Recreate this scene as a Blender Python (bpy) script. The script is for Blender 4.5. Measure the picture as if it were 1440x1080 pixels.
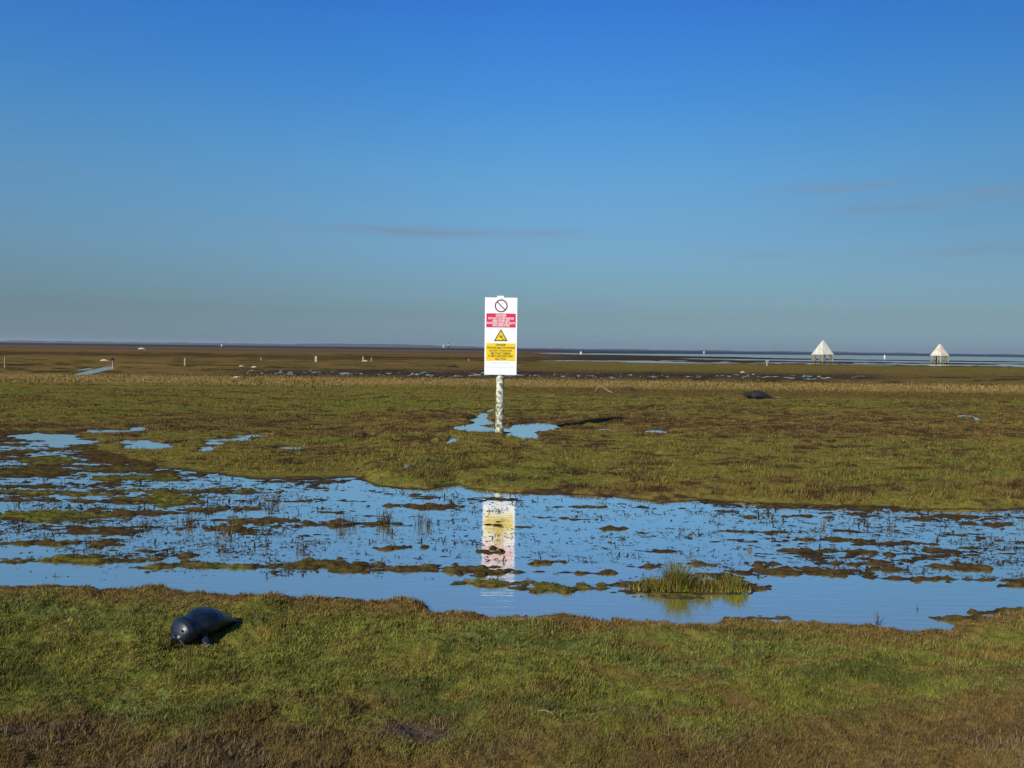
import bpy, bmesh, math, random
import numpy as np
from mathutils import Vector, Matrix, noise as mnoise

# ------------------------------------------------------------------ clear
for o in list(bpy.data.objects): bpy.data.objects.remove(o)
scene = bpy.context.scene
COL = scene.collection
rad = math.radians
RNG = np.random.default_rng(7)
random.seed(11)

# ------------------------------------------------------------------ camera
F = 1130.0                      # focal length in photo pixels (1440 wide)
CH = 2.6                        # eye height above the water
PITCH = math.atan(50/1130.0)
ROLL = rad(0.716)
cam_d = bpy.data.cameras.new('camera'); cam = bpy.data.objects.new('camera', cam_d)
COL.objects.link(cam); scene.camera = cam
cam_d.sensor_width = 36; cam_d.lens = F*36/1440
cam_d.clip_start = .05; cam_d.clip_end = 60000
CM = Matrix.Rotation(math.pi/2-PITCH, 4, 'X') @ Matrix.Rotation(ROLL, 4, 'Z')
cam.matrix_world = Matrix.Translation((0, 0, CH)) @ CM
R3 = np.array(CM.to_3x3())

def proj(x, y, z):
    P = np.stack([x, y, np.asarray(z)-CH + 0*x], -1)
    c = P @ R3
    d = np.maximum(-c[..., 2], .3)
    return 720+F*c[..., 0]/d, 540-F*c[..., 1]/d
def ground(px, py, z=0.):
    px = np.asarray(px, float); py = np.asarray(py, float)
    d = np.stack([(px-720)/F, -(py-540)/F, -np.ones_like(px)], -1) @ R3.T
    t = (np.asarray(z)-CH)/np.minimum(d[..., 2], -1e-6)
    return d[..., 0]*t, d[..., 1]*t
def G(px, py, z=0.):
    x, y = ground(px, py, z); return float(x), float(y)
def horizon(px): return 490.0 + .0125*(np.asarray(px)-720)

# ------------------------------------------------------------------ world and sun
SUN_EL, SUN_AZ = rad(30.5), math.atan2(-3.9, -5.2)   # direction towards the sun: behind left
SUNV = Vector((math.cos(SUN_EL)*-.6, math.cos(SUN_EL)*-.8, math.sin(SUN_EL)))
sd = bpy.data.lights.new('sun', 'SUN'); sun = bpy.data.objects.new('sun', sd); COL.objects.link(sun)
sd.energy = 5.0; sd.angle = rad(.53); sd.color = (1, .93, .80)
sun.rotation_euler = SUNV.to_track_quat('Z', 'Y').to_euler()

world = bpy.data.worlds.new('World'); scene.world = world; world.use_nodes = True
wt = world.node_tree; wt.nodes.clear()
def wn(t, **k):
    n = wt.nodes.new(t)
    for a, b in k.items(): setattr(n, a, b)
    return n
def wm(op, a, b=None, c=None):
    n = wn('ShaderNodeMath', operation=op)
    for i, v in enumerate((a, b, c)):
        if v is None: continue
        if isinstance(v, (int, float)): n.inputs[i].default_value = v
        else: wt.links.new(v, n.inputs[i])
    return n.outputs[0]
sky = wn('ShaderNodeTexSky', sky_type='NISHITA'); sky.sun_disc = False
sky.sun_elevation = SUN_EL; sky.sun_rotation = math.atan2(SUNV.x, SUNV.y)
sky.air_density = 1.0; sky.dust_density = .6; sky.ozone_density = 2.0
tc = wn('ShaderNodeTexCoord'); sep = wn('ShaderNodeSeparateXYZ')
wt.links.new(tc.outputs['Generated'], sep.inputs[0])
SKY_TINT = []  # filled below: (sin elevation, rgb)
#TINT_START
SKY_TINT = [(0.0106, (0.269, 0.422, 0.685)), (0.0405, (0.26, 0.365, 0.51)), (0.079, (0.317, 0.448, 0.566)), (0.1186, (0.377, 0.551, 0.68)), (0.1643, (0.399, 0.646, 0.796)), (0.2104, (0.389, 0.724, 0.923)), (0.2573, (0.342, 0.753, 1.057)), (0.3037, (0.281, 0.745, 1.183)), (0.3499, (0.247, 0.726, 1.285)), (0.3889, (0.224, 0.681, 1.339)), (0.7, (0.202, 0.627, 1.272))]
#TINT_END
ramp = wn('ShaderNodeValToRGB'); cr = ramp.color_ramp
while len(cr.elements) < len(SKY_TINT): cr.elements.new(.5)
for e, (p, c) in zip(cr.elements, SKY_TINT): e.position = p; e.color = (*c, 1)
wt.links.new(sep.outputs[2], ramp.inputs[0])
mul = wn('ShaderNodeMixRGB', blend_type='MULTIPLY'); mul.inputs[0].default_value = 1
wt.links.new(sky.outputs[0], mul.inputs[1]); wt.links.new(ramp.outputs[0], mul.inputs[2])
# thin mauve-grey streaks of cloud low over the sea (azimuth deg from +Y, elevation deg, half widths, strength)
az = wm('MULTIPLY', wm('ARCTAN2', sep.outputs[0], sep.outputs[1]), 57.2958)
el = wm('MULTIPLY', wm('ARCSINE', sep.outputs[2]), 57.2958)
cmb = wn('ShaderNodeCombineXYZ')
wt.links.new(wm('MULTIPLY', az, .10), cmb.inputs[0]); wt.links.new(wm('MULTIPLY', el, .9), cmb.inputs[1])
nz = wn('ShaderNodeTexNoise'); nz.inputs['Scale'].default_value = 1.9; nz.inputs['Detail'].default_value = 6
wt.links.new(cmb.outputs[0], nz.inputs['Vector'])
tot = None
for a0, e0, wa, we, s in [(-6.5, 8.1, 10, .36, 1.0), (21.5, 10.7, 3.4, .30, 1.1), (25, 9.2, 4.5, .4, .7), (31.5, 9.7, 4.5, .5, .9),
                          (-31, 10.5, 4, .3, .45), (31, 6.4, 5, .5, .6), (6, 3.0, 3, .35, .35), (18, 6.6, 5, .3, .35),
                          (31, 22.6, 3.5, .5, .6), (-22, 6, 4, .4, .3)]:
    u = wm('DIVIDE', wm('SUBTRACT', az, a0), wa); v = wm('DIVIDE', wm('SUBTRACT', el, e0), we)
    g = wm('MULTIPLY', wm('EXPONENT', wm('MULTIPLY', wm('ADD', wm('MULTIPLY', u, u), wm('MULTIPLY', v, v)), -1)), s)
    tot = g if tot is None else wm('ADD', tot, g)
nf = wn('ShaderNodeMapRange'); nf.inputs[1].default_value = .30; nf.inputs[2].default_value = .62
wt.links.new(nz.outputs[0], nf.inputs[0])
cf = wm('MULTIPLY', wm('MULTIPLY', tot, nf.outputs[0]), .85)
azr = wn('ShaderNodeMapRange', interpolation_type='SMOOTHSTEP'); azr.inputs[1].default_value = -4; azr.inputs[2].default_value = 42
wt.links.new(az, azr.inputs[0])
elr = wn('ShaderNodeMapRange', interpolation_type='SMOOTHSTEP'); elr.inputs[1].default_value = 1; elr.inputs[2].default_value = 9; elr.inputs[3].default_value = .22
wt.links.new(el, elr.inputs[0])
dim = wm('SUBTRACT', 1.0, wm('MULTIPLY', wm('MULTIPLY', azr.outputs[0], elr.outputs[0]), .30))
dimc = wn('ShaderNodeVectorMath', operation='SCALE'); wt.links.new(mul.outputs[0], dimc.inputs[0]); wt.links.new(dim, dimc.inputs['Scale'])
cmix = wn('ShaderNodeMixRGB'); cmix.inputs[2].default_value = (1.6, 2.35, 3.4, 1)
wt.links.new(cf, cmix.inputs[0]); wt.links.new(dimc.outputs[0], cmix.inputs[1])
bg = wn('ShaderNodeBackground'); bg.inputs[1].default_value = .12
wt.links.new(cmix.outputs[0], bg.inputs[0])
wo = wn('ShaderNodeOutputWorld'); wt.links.new(bg.outputs[0], wo.inputs[0])
scene.view_settings.view_transform = 'Standard'; scene.view_settings.look = 'None'
scene.view_settings.exposure = 0; scene.view_settings.gamma = 1
scene.render.engine = 'CYCLES'

# ------------------------------------------------------------------ numpy noise
def _h(ix, iy, s):
    n = (ix.astype(np.int64)*374761393 + iy.astype(np.int64)*668265263 + s*974634777) & 0xffffffff
    n = ((n ^ (n >> 13))*1274126177) & 0xffffffff
    return ((n ^ (n >> 16)) & 0xffff)/65535.0
def vn(x, y, s=0):
    ix = np.floor(x); iy = np.floor(y); fx = x-ix; fy = y-iy
    fx = fx*fx*fx*(fx*(fx*6-15)+10); fy = fy*fy*fy*(fy*(fy*6-15)+10)
    a = _h(ix, iy, s); b = _h(ix+1, iy, s); c = _h(ix, iy+1, s); d = _h(ix+1, iy+1, s)
    return (a*(1-fx)+b*fx)*(1-fy)+(c*(1-fx)+d*fx)*fy
def fb(x, y, s=0, o=4, g=.5):           # about -1..1
    r = 0; a = 1; t = 0
    ca, sa = math.cos(.6), math.sin(.6)
    for i in range(o):
        r = r+a*(vn(x, y, s+i)*2-1); t += a; a *= g
        x, y = (x*ca-y*sa)*2.03+7.1, (x*sa+y*ca)*2.03+3.3
    return r/t*1.5
def sm(a, b, x):
    t = np.clip((x-a)/(b-a), 0, 1); return t*t*(3-2*t)

# ------------------------------------------------------------------ shape of the land (curves surveyed in the photo, laid on the ground)
NEAR = [(-900, 800), (-300, 815), (0, 826), (75, 824), (130, 831), (215, 826), (245, 837), (300, 839), (345, 834), (375, 837), (400, 846), (480, 843),
        (560, 844), (600, 850), (618, 862), (640, 864), (670, 866), (700, 868), (725, 865), (750, 869), (800, 871), (860, 873), (960, 879), (1000, 876),
        (1045, 872), (1090, 876), (1150, 878), (1230, 883), (1290, 891), (1335, 890), (1352, 880), (1375, 873), (1410, 871), (1440, 864), (1700, 850), (2300, 830)]
FAR = [(-900, 560), (-300, 585), (0, 605), (40, 607), (90, 611), (125, 622), (150, 636), (190, 648), (240, 660), (300, 668), (370, 676), (440, 675), (500, 672),
       (525, 683), (600, 689), (640, 680), (662, 687), (700, 693), (800, 695), (860, 698), (930, 707), (980, 703), (1060, 708),
       (1150, 709), (1200, 712), (1300, 717), (1440, 716), (1800, 720), (2300, 730)]
LOW = [(-900, 800), (0, 770), (200, 795), (380, 806), (700, 808), (900, 806), (1100, 814), (1300, 816), (1440, 822), (2300, 830)]
def cv(t, px): return np.interp(px, [a for a, b in t], [b for a, b in t])
# low islands in the pool: cx, cy, half width, half height (photo px on the water plane), green 0..1
ISL = [(112, 787, 80, 7, .6), (280, 797, 66, 7, .8), (460, 796, 95, 7, .35), (575, 799, 90, 7.5, .3), (672, 803, 60, 5, .15),
       (692, 821, 42, 5, .9), (765, 826, 58, 6, .9), (940, 826, 62, 15, .7), (1010, 828, 46, 13, .7), (905, 822, 30, 6, .4),
       (1120, 805, 42, 7, .4), (1185, 807, 48, 7, .4), (1150, 776, 38, 5, .3), (1215, 780, 32, 5, .3), (1215, 793, 34, 5, .25), (1257, 802, 26, 6, .2),
       (1352, 796, 36, 5, .3), (1300, 816, 44, 3.5, .2), (1360, 817, 32, 4, .7), (1432, 820, 24, 7, .3), (1115, 727, 50, 2.4, .3), (1358, 737, 11, 4, 0),
       (1400, 738, 16, 4, 0), (920, 794, 26, 3., .2), (990, 796, 22, 2.2, .0), (985, 810, 40, 3.5, .1), (822, 712, 32, 1.8, .4), (1068, 749, 42, 2.6, 0),
       (692, 774, 13, 3, .05), (585, 712, 55, 2.2, 0), (620, 716, 30, 2.2, 0), (770, 792, 24, 2.2, .1), (840, 805, 30, 1.8, .05), (1066, 868, 30, 5.5, .5),
       (1330, 872, 66, 5.5, .6), (1395, 864, 34, 4, .3), (1430, 862, 24, 8, .7), (55, 727, 95, 12, 1), (225, 704, 46, 9, .9), (40, 663, 60, 9, .4), (75, 648, 34, 7, .8),
       (150, 660, 60, 5, .7), (60, 693, 80, 5, .7), (250, 783, 14, 3, .1), (390, 733, 70, 4.5, .3), (470, 739, 70, 4.5, .3), (330, 745, 30, 4, .2), (245, 700, 40, 8, .9),
       (150, 745, 40, 4, .1), (60, 762, 60, 4, .2), (140, 765, 26, 6, .2), (30, 636, 26, 4, .3), (150, 632, 60, 5, .8), (20, 618, 26, 3, .1), (262, 690, 90, 4, .7),
       (200, 672, 60, 5, .8), (190, 721, 80, 4, .1), (850, 805, 18, 3, .5), (420, 705, 30, 2.5, .1), (310, 716, 40, 4, .3), (1240, 716, 60, 3, .3), (1100, 712, 60, 3, .4),
       (1270, 712, 24, 4, .9), (1180, 760, 60, 3, 0), (1260, 764, 40, 3, 0), (560, 770, 26, 2, 0), (860, 744, 16, 1.8, 0), (1330, 775, 26, 4, 0), (1070, 794, 24, 5, .1), (1055, 803, 30, 4, .1)]
# puddles beyond the pool: (photo px, px, half w, half h, ground level of the sheet)
PUD = [(678, 585, 9, 4), (672, 592, 9, 4.5), (684, 594, 10, 3.5), (668, 602, 26, 4.5), (690, 605, 16, 3), (724, 606, 24, 3.6), (756, 601, 30, 5), (742, 606, 14, 4), (738, 611, 22, 4), (748, 615, 14, 3.6),
       (852, 604, 14, 1.8), (925, 607, 17, 2.6), (995, 608, 12, 1.8), (1357, 586, 13, 1.4), (604, 616, 10, 1.6), (622, 622, 20, 2), (568, 656, 9, 3.2), (1375, 590, 5, 1),
       (640, 617, 10, 1.4), (690, 577, 5, 1.2)]
PUDL = [(524, 617, 14, 2), (135, 607, 14, 1.8), (168, 606, 22, 1.6), (196, 603, 14, 1.4), (192, 622, 22, 3), (208, 628, 28, 3.6), (290, 631, 11, 3), (325, 619, 30, 1.8), (356, 613, 22, 1.8),
        (404, 630, 16, 2), (300, 624, 14, 1.6), (60, 615, 40, 4), (100, 622, 34, 3)]
PL2 = .11        # level of the perched puddles

def height(x, y, want_pix=False):
    yc = np.maximum(y, 2.2)
    w1 = fb(x*2.2, y*2.2, 11, 3); w2 = fb(x*9, y*9, 17, 3); w3 = fb(x*24, y*24, 23, 2)
    px, py = proj(x+w1*.05, yc+w1*.12+w2*.05+w3*.018, 0.)
    hz = horizon(px); v = py-hz
    near = py-cv(NEAR, px)
    far = cv(FAR, px)-py
    u1 = fb(x*.45, y*.45, 31, 4); u2 = fb(x*1.7, y*1.7, 37, 4); u3 = fb(x*11, y*11, 41, 3)
    lowland = sm(478, 545, px)
    hb = .045+.11*lowland
    hn = np.where(near > 0, .03*sm(0, 6, near)+.15*(1-np.exp(-np.maximum(near, 0)/55)), near*.003)
    tus = np.maximum(fb(x*1.6, y*2.6, 43, 3), -.3)
    hn = hn+np.where(near > 0, sm(0, 30, near)*(u2*.045+tus*.05+.02*u1+u3*.008)+sm(0,6,near)*u3*.008, 0)
    hf = np.where(far > 0, hb*(1-np.exp(-np.maximum(far, 0)/9)), far*.004)
    hf = hf+np.where(far > 0, sm(0, 14, far)*(u2*.026*(.4+.6*lowland)+u1*.015*lowland+u3*.010+np.maximum(tus,0)*.045*lowland), 0)
    # the drowned turf inside the pool
    low = cv(LOW, px)
    bias = -.031+.012*sm(900, 1150, px)*sm(700, 740, py)
    L = sm(430, 120, px)*sm(790, 745, py)
    bias = bias+.010*L*sm(720, 640, py)+.013*L
    bias = bias+.006*sm(640, 560, px)*sm(790, 700, py)
    bias = np.where(far > -14, bias+.014, bias)
    sc = np.clip(y/11., .7, 2)
    isl = fb(x*1.1, y*3.2, 51, 4)*.026+fb(x*6, y*15, 57, 3)*.022
    z = np.maximum(bias+isl, -.08)
    z = np.where(py > low, np.minimum(z, -.012-.004*(py-low)), z)
    green = np.zeros_like(x)
    rag2 = fb(x*9, y*20, 64, 2)
    rag = fb(x*3.2, y*7.5, 63, 4)
    for cx, cy, hw, hh, gr in ISL:
        hh = hh*(.58 if cx > 1030 else .95 if cy > 815 else .78); q = np.abs((px-cx)/(hw*1.12))**1.5+((py-cy)/hh)**2
        m = q < 1.8
        if not m.any(): continue
        zi = np.where(m, .025*(1.0-q)*min(1, hh/6+.3)+u3*.010+rag2*.018+rag*.026*np.minimum(1, .4+q), -1)
        green = np.where(zi > z, gr*(.45 if cx > 830 else 1), green)
        z = np.maximum(z, zi)
    z = np.maximum(z, -.06)
    z = np.maximum(z, hn); z = np.maximum(z, hf)
    # puddles on the far marsh
    px2, py2 = proj(x+w1*.10, yc+w1*.22+w2*.08, PL2)
    mid = (py2 < 665) & (py2 > 570)
    rg2 = fb(x*1.1, y*1.6, 83, 4)+.55*fb(x*5, y*6, 84, 2)
    for lst, zz in ((PUD, PL2-.025),):
        for cx, cy, hw, hh in lst:
            hh = max(hh*1.08, 2.3)
            q = ((px2-cx)/hw)**2+((py2-cy)/hh)**2+.75*rg2-.25
            z = np.where(mid & (q < 2.2), np.minimum(z, zz+.07*np.maximum(q-.75, 0)), z)
    for cx, cy, hw, hh in PUDL:
        hh = max(hh*1.2, 2.5); hw = hw*1.1
        q = ((px-cx)/hw)**2+((py-cy)/hh)**2+.8*rg2-.2
        z = np.where(mid & (q < 2), np.minimum(z, -.015+.05*np.maximum(q-.75, 0)), z)
    z = np.where((far > 14) & (py < 650), z-.05*sm(.07, .0, np.abs(fb(x*.16, y*.42, 139, 3)))*sm(14, 30, far)*lowland*(py < 575), z)
    # flats beyond about 60 m: falls gently to the water table with creeks and wet streaks
    ly = np.log(np.maximum(y, 5))
    sx = (px-720)/F
    s1 = fb(sx*9, ly*26, 61, 4); s2 = fb(sx*34, ly*19, 67, 3); s3 = fb(x*.12, y*.05, 71, 3)
    s4 = fb(sx*170, ly*30, 69, 2)
    flat = .05+.02*s1+.02*s3
    k = sm(50, 42, v-7*sm(720, 1440, px)*0)
    band = np.exp(-((v-(37-.005*(px-720)))/5.5)**2)*sm(250, 420, px)*(1-.75*sm(1180, 1290, px))      # wet mud with glints
    flat = flat-band*(.024+.060*s4+.030*s1)
    olive = sm(17, 20, v)*sm(33, 29, v)
    flat = flat+olive*.10
    tide = sm(700, 850, px)
    # open water and wet streaks on the right
    sea = tide*np.exp(-((v-6.2-.6*s1)/(1.0+1.9*sm(820, 1250, px)))**4)
    st2 = sm(900, 1060, px)*np.exp(-((v-11.6-.5*s1)/(1.0))**4)*sm(-.5, 0, s1+.5*s2+.25)
    st3 = tide*np.exp(-((v-16.-1.2*s1)/1.6)**4)*sm(-.1, .35, s2+s1*.8+.25)
    st4 = sm(1050, 1150, px)*np.exp(-((v-15.5-1.2*s1)/1.9)**4)*sm(.0, .4, s1+.5*s2+.3*sm(1250, 1400, px))
    flat = flat-.13*np.maximum.reduce([sea, st2, st3, st4])
    # long ditch at the left
    q = ((px-125-(526-py)*2.2)/23)**2+((py-522.5)/7.5)**2
    q2 = ((px-112-(521-py)*4.5)/10)**2+((py-519.5)/2.3)**2
    pit = ((q < 1) & (np.abs((py-523.5)+(px-126)*.23) < 3.1)) | ((q2 < 1) & (np.abs((py-521)+(px-112)*.2) < 1.6))
    flat = np.where(pit, -.02, flat)
    z = np.where(v < 50, z*(1-k)+flat*k, z)
    if want_pix: return z, px, py, near, far, green, dict(u1=u1, u2=u2, u3=u3, w2=w2, s1=s1, s2=s2, v=v, hz=hz, band=band, olive=olive, tide=tide, lowland=lowland)
    return z

def mixc(a, b, t): return a*(1-t[..., None])+np.asarray(b)*t[..., None]
C = {k: np.array(v) for k, v in dict(
    green=(.122, .124, .022), lush=(.098, .124, .028), olive=(.155, .125, .026), brown=(.142, .086, .028), dark=(.030, .021, .012),
    mud=(.040, .030, .024), tan=(.30, .190, .065), rust=(.140, .088, .044), slate=(.046, .044, .058), dry=(.20, .15, .062)).items()}
def colour(x, y, z, px, py, near, far, green, n):
    c1 = fb(x*.8, y*1.5, 101, 4); c2 = fb(x*3, y*4.5, 107, 3); c3 = fb(x*14, y*14, 109, 3); c4 = fb(x*.28, y*.5, 113, 3)
    col = np.broadcast_to(C['green'], x.shape+(3,)).copy()
    v = n['v']
    # near meadow
    col = mixc(col, C['olive'], sm(-.3, .7, c2+.35*c1)*.75)
    col = mixc(col, C['lush'], sm(.15, .75, c1+.35*c3)*.8)
    col = mixc(col, C['brown'], sm(.25, .9, c4+.6*c2+.12)*.7)
    rim = sm(46, 8, near+10*c2)*(near > -40)
    dp = sm(.35, .75, fb(x*1.7, y*3.0, 131, 3))
    col = mixc(col, C['lush']*.55, dp*.75)
    col = mixc(col, C['brown'], rim*.9)
    col = mixc(col, C['dark'], sm(9, 1, near+5*c3)*(near > -8)*.75)
    fg = sm(996, 1082, py+60*c4+40*c2+30*c1+14*sm(900, 1200, px)+10*sm(300,0,px))
    col = mixc(col, C['brown']*1.04, fg*.8)
    col = mixc(col, C['dark'], fg*sm(.0, .7, c3+.4*c2)*.6)
    # far side meadow
    isfar = far > -6
    m = np.broadcast_to(C['olive'], x.shape+(3,)).copy()
    m = mixc(m, C['green'], sm(-.2, .5, c4+.5*c1)*.75)
    c5 = fb(x*.22, y*.85, 137, 4); gl_ = sm(.07, .0, np.abs(fb(x*.16, y*.42, 139, 3)))*sm(14, 30, far)
    bz = np.exp(-((py-606)/19)**2)*.8+.75*c5*sm(655, 635, py)+.25*sm(575,590,py)*sm(640,625,py)+np.exp(-((py-570)/9)**2)*.35*sm(500, 900, px)+np.exp(-((py-697)/9)**2)*.5
    m = mixc(m, C['brown'], np.clip(bz+.75*c1+.55*c2, 0, 1)*.92)
    m = mixc(m, C['dark'], sm(.3, .8, c2+.5*c1+.35*bz)*.75)
    m = mixc(m, C['dark'], gl_*.7)
    t0 = 51+7*sm(0, 500, px)-0*px; 
    reed = sm(41, 45, v-2*sm(720,1440,px)*0+1.5*c2-9*sm(800,1440,px)*-1)*sm(60, 54, v+1.5*c1)
    m = mixc(m, C['tan'], reed*np.clip(.68+.55*c1+.3*c2, 0, 1))
    brown_strip = sm(56, 61, v)*sm(72, 64, v)*sm(500, 850, px)  # darker brown strip of meadow just in front of the reeds
    m = mixc(m, C['brown']*.75, brown_strip*.8)
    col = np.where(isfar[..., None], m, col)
    # flats
    s1, s2 = n['s1'], n['s2']
    fl = np.broadcast_to(C['brown'], x.shape+(3,)).copy()
    fl = mixc(fl, C['olive'], sm(-.3, .5, s1+.4*s2)*(.45+.3*n['tide']))
    ck = sm(.06, 0, np.abs(fb((px-720)/F*5+3, np.log(np.maximum(y, 5))*13, 141, 3)))*sm(13, 18, v)*(1-.6*n['tide'])
    fl = mixc(fl, C['dark']*.7, ck*.85)
    fl = mixc(fl, C['dark'], sm(.15, .6, s2+.3*s1)*.8)
    fl = mixc(fl, C['tan']*.62, sm(-.15, -.6, s2)*sm(14, 20, v)*.7)
    fl = mixc(fl, C['mud'], np.clip(n['band']*1.2, 0, 1)*.8)
    fl = mixc(fl, C['olive']*.95, n['olive']*(.3+.55*n['tide'])*sm(-.5, .4, s2+.4*s1))
    fl = mixc(fl, C['dark']*1.3, sm(12.5, 14, v+.6*s1)*sm(19.5, 17, v+.6*s1)*(.55))
    fl = mixc(fl, C['rust'], sm(12, 9.5, v+.4*s1)*(1-n['tide'])*.95)
    fl = mixc(fl, C['mud']*1.0, sm(17, 15, v+.5*s1)*n['tide']*.9)
    fl = mixc(fl, C['dark'], sm(8.5, 7.5, v)*sm(5., 6.5, v)*(1-n['tide'])*.25)
    fl = mixc(fl, C['slate'], sm(4.6, 3.0, v+.2*s1))
    fl = mixc(fl, np.array((.045, .070, .105)), sm(4.6, 3.0, v+.2*s1)*n['tide']*.9)
    kk = sm(47, 43, v)
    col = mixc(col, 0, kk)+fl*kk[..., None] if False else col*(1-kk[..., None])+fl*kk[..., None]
    # islands and drowned turf
    pool = (near < 0) & (far < 0) & (v > 80)
    ic = mixc(np.broadcast_to(C['brown']*.46, x.shape+(3,)).copy(), C['green']*.92, np.clip(green*sm(-.6, .9, c2+green)*.9, 0, 1))
    ic = mixc(ic, C['olive']*.9, sm(.1, .7, c1+c3*.4)*green)
    col = np.where(pool[..., None], ic, col)
    # wet margins are dark mud
    wl = np.where((v > 80) & (px > 553) & (py < 664) & (far > 24), PL2, 0.)
    wet = sm(.022, .004, z-wl)*(v > 50)
    col = mixc(col, C['mud']*.8, wet*.85)
    # wet mud hollows at the very front
    hol = np.exp(-(((px-592)/50)**2+((py-1062)/17)**2))+np.exp(-(((px-10)/45)**2+((py-1075)/12)**2))
    col = mixc(col, np.array((.075, .05, .045)), np.clip(hol*1.5, 0, 1)*.9)
    # stones' throw of grain
    col = col*(1+.28*c3[..., None])*(1+.22*vn(x*60, y*60, 5)[..., None]-.11)
    return np.clip(col, .002, .9)

def mesh_np(name, co, quads=None, tris=None, col=None, smooth=True):
    me = bpy.data.meshes.new(name)
    me.vertices.add(len(co)); me.vertices.foreach_set('co', co.astype(np.float32).ravel())
    f = quads if quads is not None else tris
    k = f.shape[1]
    me.loops.add(f.size); me.loops.foreach_set('vertex_index', f.astype(np.int32).ravel())
    me.polygons.add(len(f)); me.polygons.foreach_set('loop_start', np.arange(0, f.size, k, dtype=np.int32))
    me.polygons.foreach_set('use_smooth', np.full(len(f), smooth))
    me.update(calc_edges=True)
    if col is not None:
        a = me.color_attributes.new('Col', 'FLOAT_COLOR', 'POINT')
        c = np.ones((len(co), 4), np.float32); c[:, :3] = col
        a.data.foreach_set('color', c.ravel())
    return me

# ------------------------------------------------------------------ materials
def mat(name, base=None, rough=.8, attr=None, spec=.3, grain=0, gscale=30, bump=0, coat=0, metal=0, c2=None, th=(.42, .6)):
    m = bpy.data.materials.new(name); m.use_nodes = True
    nt = m.node_tree; b = nt.nodes['Principled BSDF']
    b.inputs['Roughness'].default_value = rough; b.inputs['Specular IOR Level'].default_value = spec
    b.inputs['Coat Weight'].default_value = coat; b.inputs['Coat Roughness'].default_value = .15
    b.inputs['Metallic'].default_value = metal
    if attr:
        a = nt.nodes.new('ShaderNodeAttribute'); a.attribute_name = attr; src = a.outputs[0]
    else:
        b.inputs['Base Color'].default_value = (*base, 1); src = None
    if grain or bump:
        t = nt.nodes.new('ShaderNodeTexCoord')
        n = nt.nodes.new('ShaderNodeTexNoise'); n.inputs['Scale'].default_value = gscale; n.inputs['Detail'].default_value = 6
        nt.links.new(t.outputs['Object'], n.inputs['Vector'])
        if grain:
            mx = nt.nodes.new('ShaderNodeMixRGB'); r = nt.nodes.new('ShaderNodeMapRange')
            r.inputs[1].default_value = th[0]; r.inputs[2].default_value = th[1]
            nt.links.new(n.outputs[0], r.inputs[0])
            mm = nt.nodes.new('ShaderNodeMath'); mm.operation = 'MULTIPLY'; mm.inputs[1].default_value = grain
            nt.links.new(r.outputs[0], mm.inputs[0]); nt.links.new(mm.outputs[0], mx.inputs[0])
            if src: nt.links.new(src, mx.inputs[1])
            else: mx.inputs[1].default_value = (*base, 1)
            mx.inputs[2].default_value = (*(c2 or (.03, .02, .012)), 1)
            src = mx.outputs[0]
        if bump:
            bp = nt.nodes.new('ShaderNodeBump'); bp.inputs['Strength'].default_value = bump; bp.inputs['Distance'].default_value = .02
            nt.links.new(n.outputs[0], bp.inputs['Height']); nt.links.new(bp.outputs[0], b.inputs['Normal'])
    if src: nt.links.new(src, b.inputs['Base Color'])
    return m
M_ground = mat('marsh_turf', attr='Col', rough=1, spec=0, bump=.5, gscale=45)
def blade_mat(name, tr=.25):
    m = bpy.data.materials.new(name); m.use_nodes = True; nt = m.node_tree; nt.nodes.clear()
    a = nt.nodes.new('ShaderNodeAttribute'); a.attribute_name = 'Col'
    d = nt.nodes.new('ShaderNodeBsdfDiffuse'); t = nt.nodes.new('ShaderNodeBsdfTranslucent'); mx = nt.nodes.new('ShaderNodeMixShader')
    mx.inputs[0].default_value = tr; o = nt.nodes.new('ShaderNodeOutputMaterial')
    nt.links.new(a.outputs[0], d.inputs[0]); nt.links.new(a.outputs[0], t.inputs[0])
    nt.links.new(d.outputs[0], mx.inputs[1]); nt.links.new(t.outputs[0], mx.inputs[2]); nt.links.new(mx.outputs[0], o.inputs[0])
    return m
M_blade = blade_mat('grass_blades')

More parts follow.
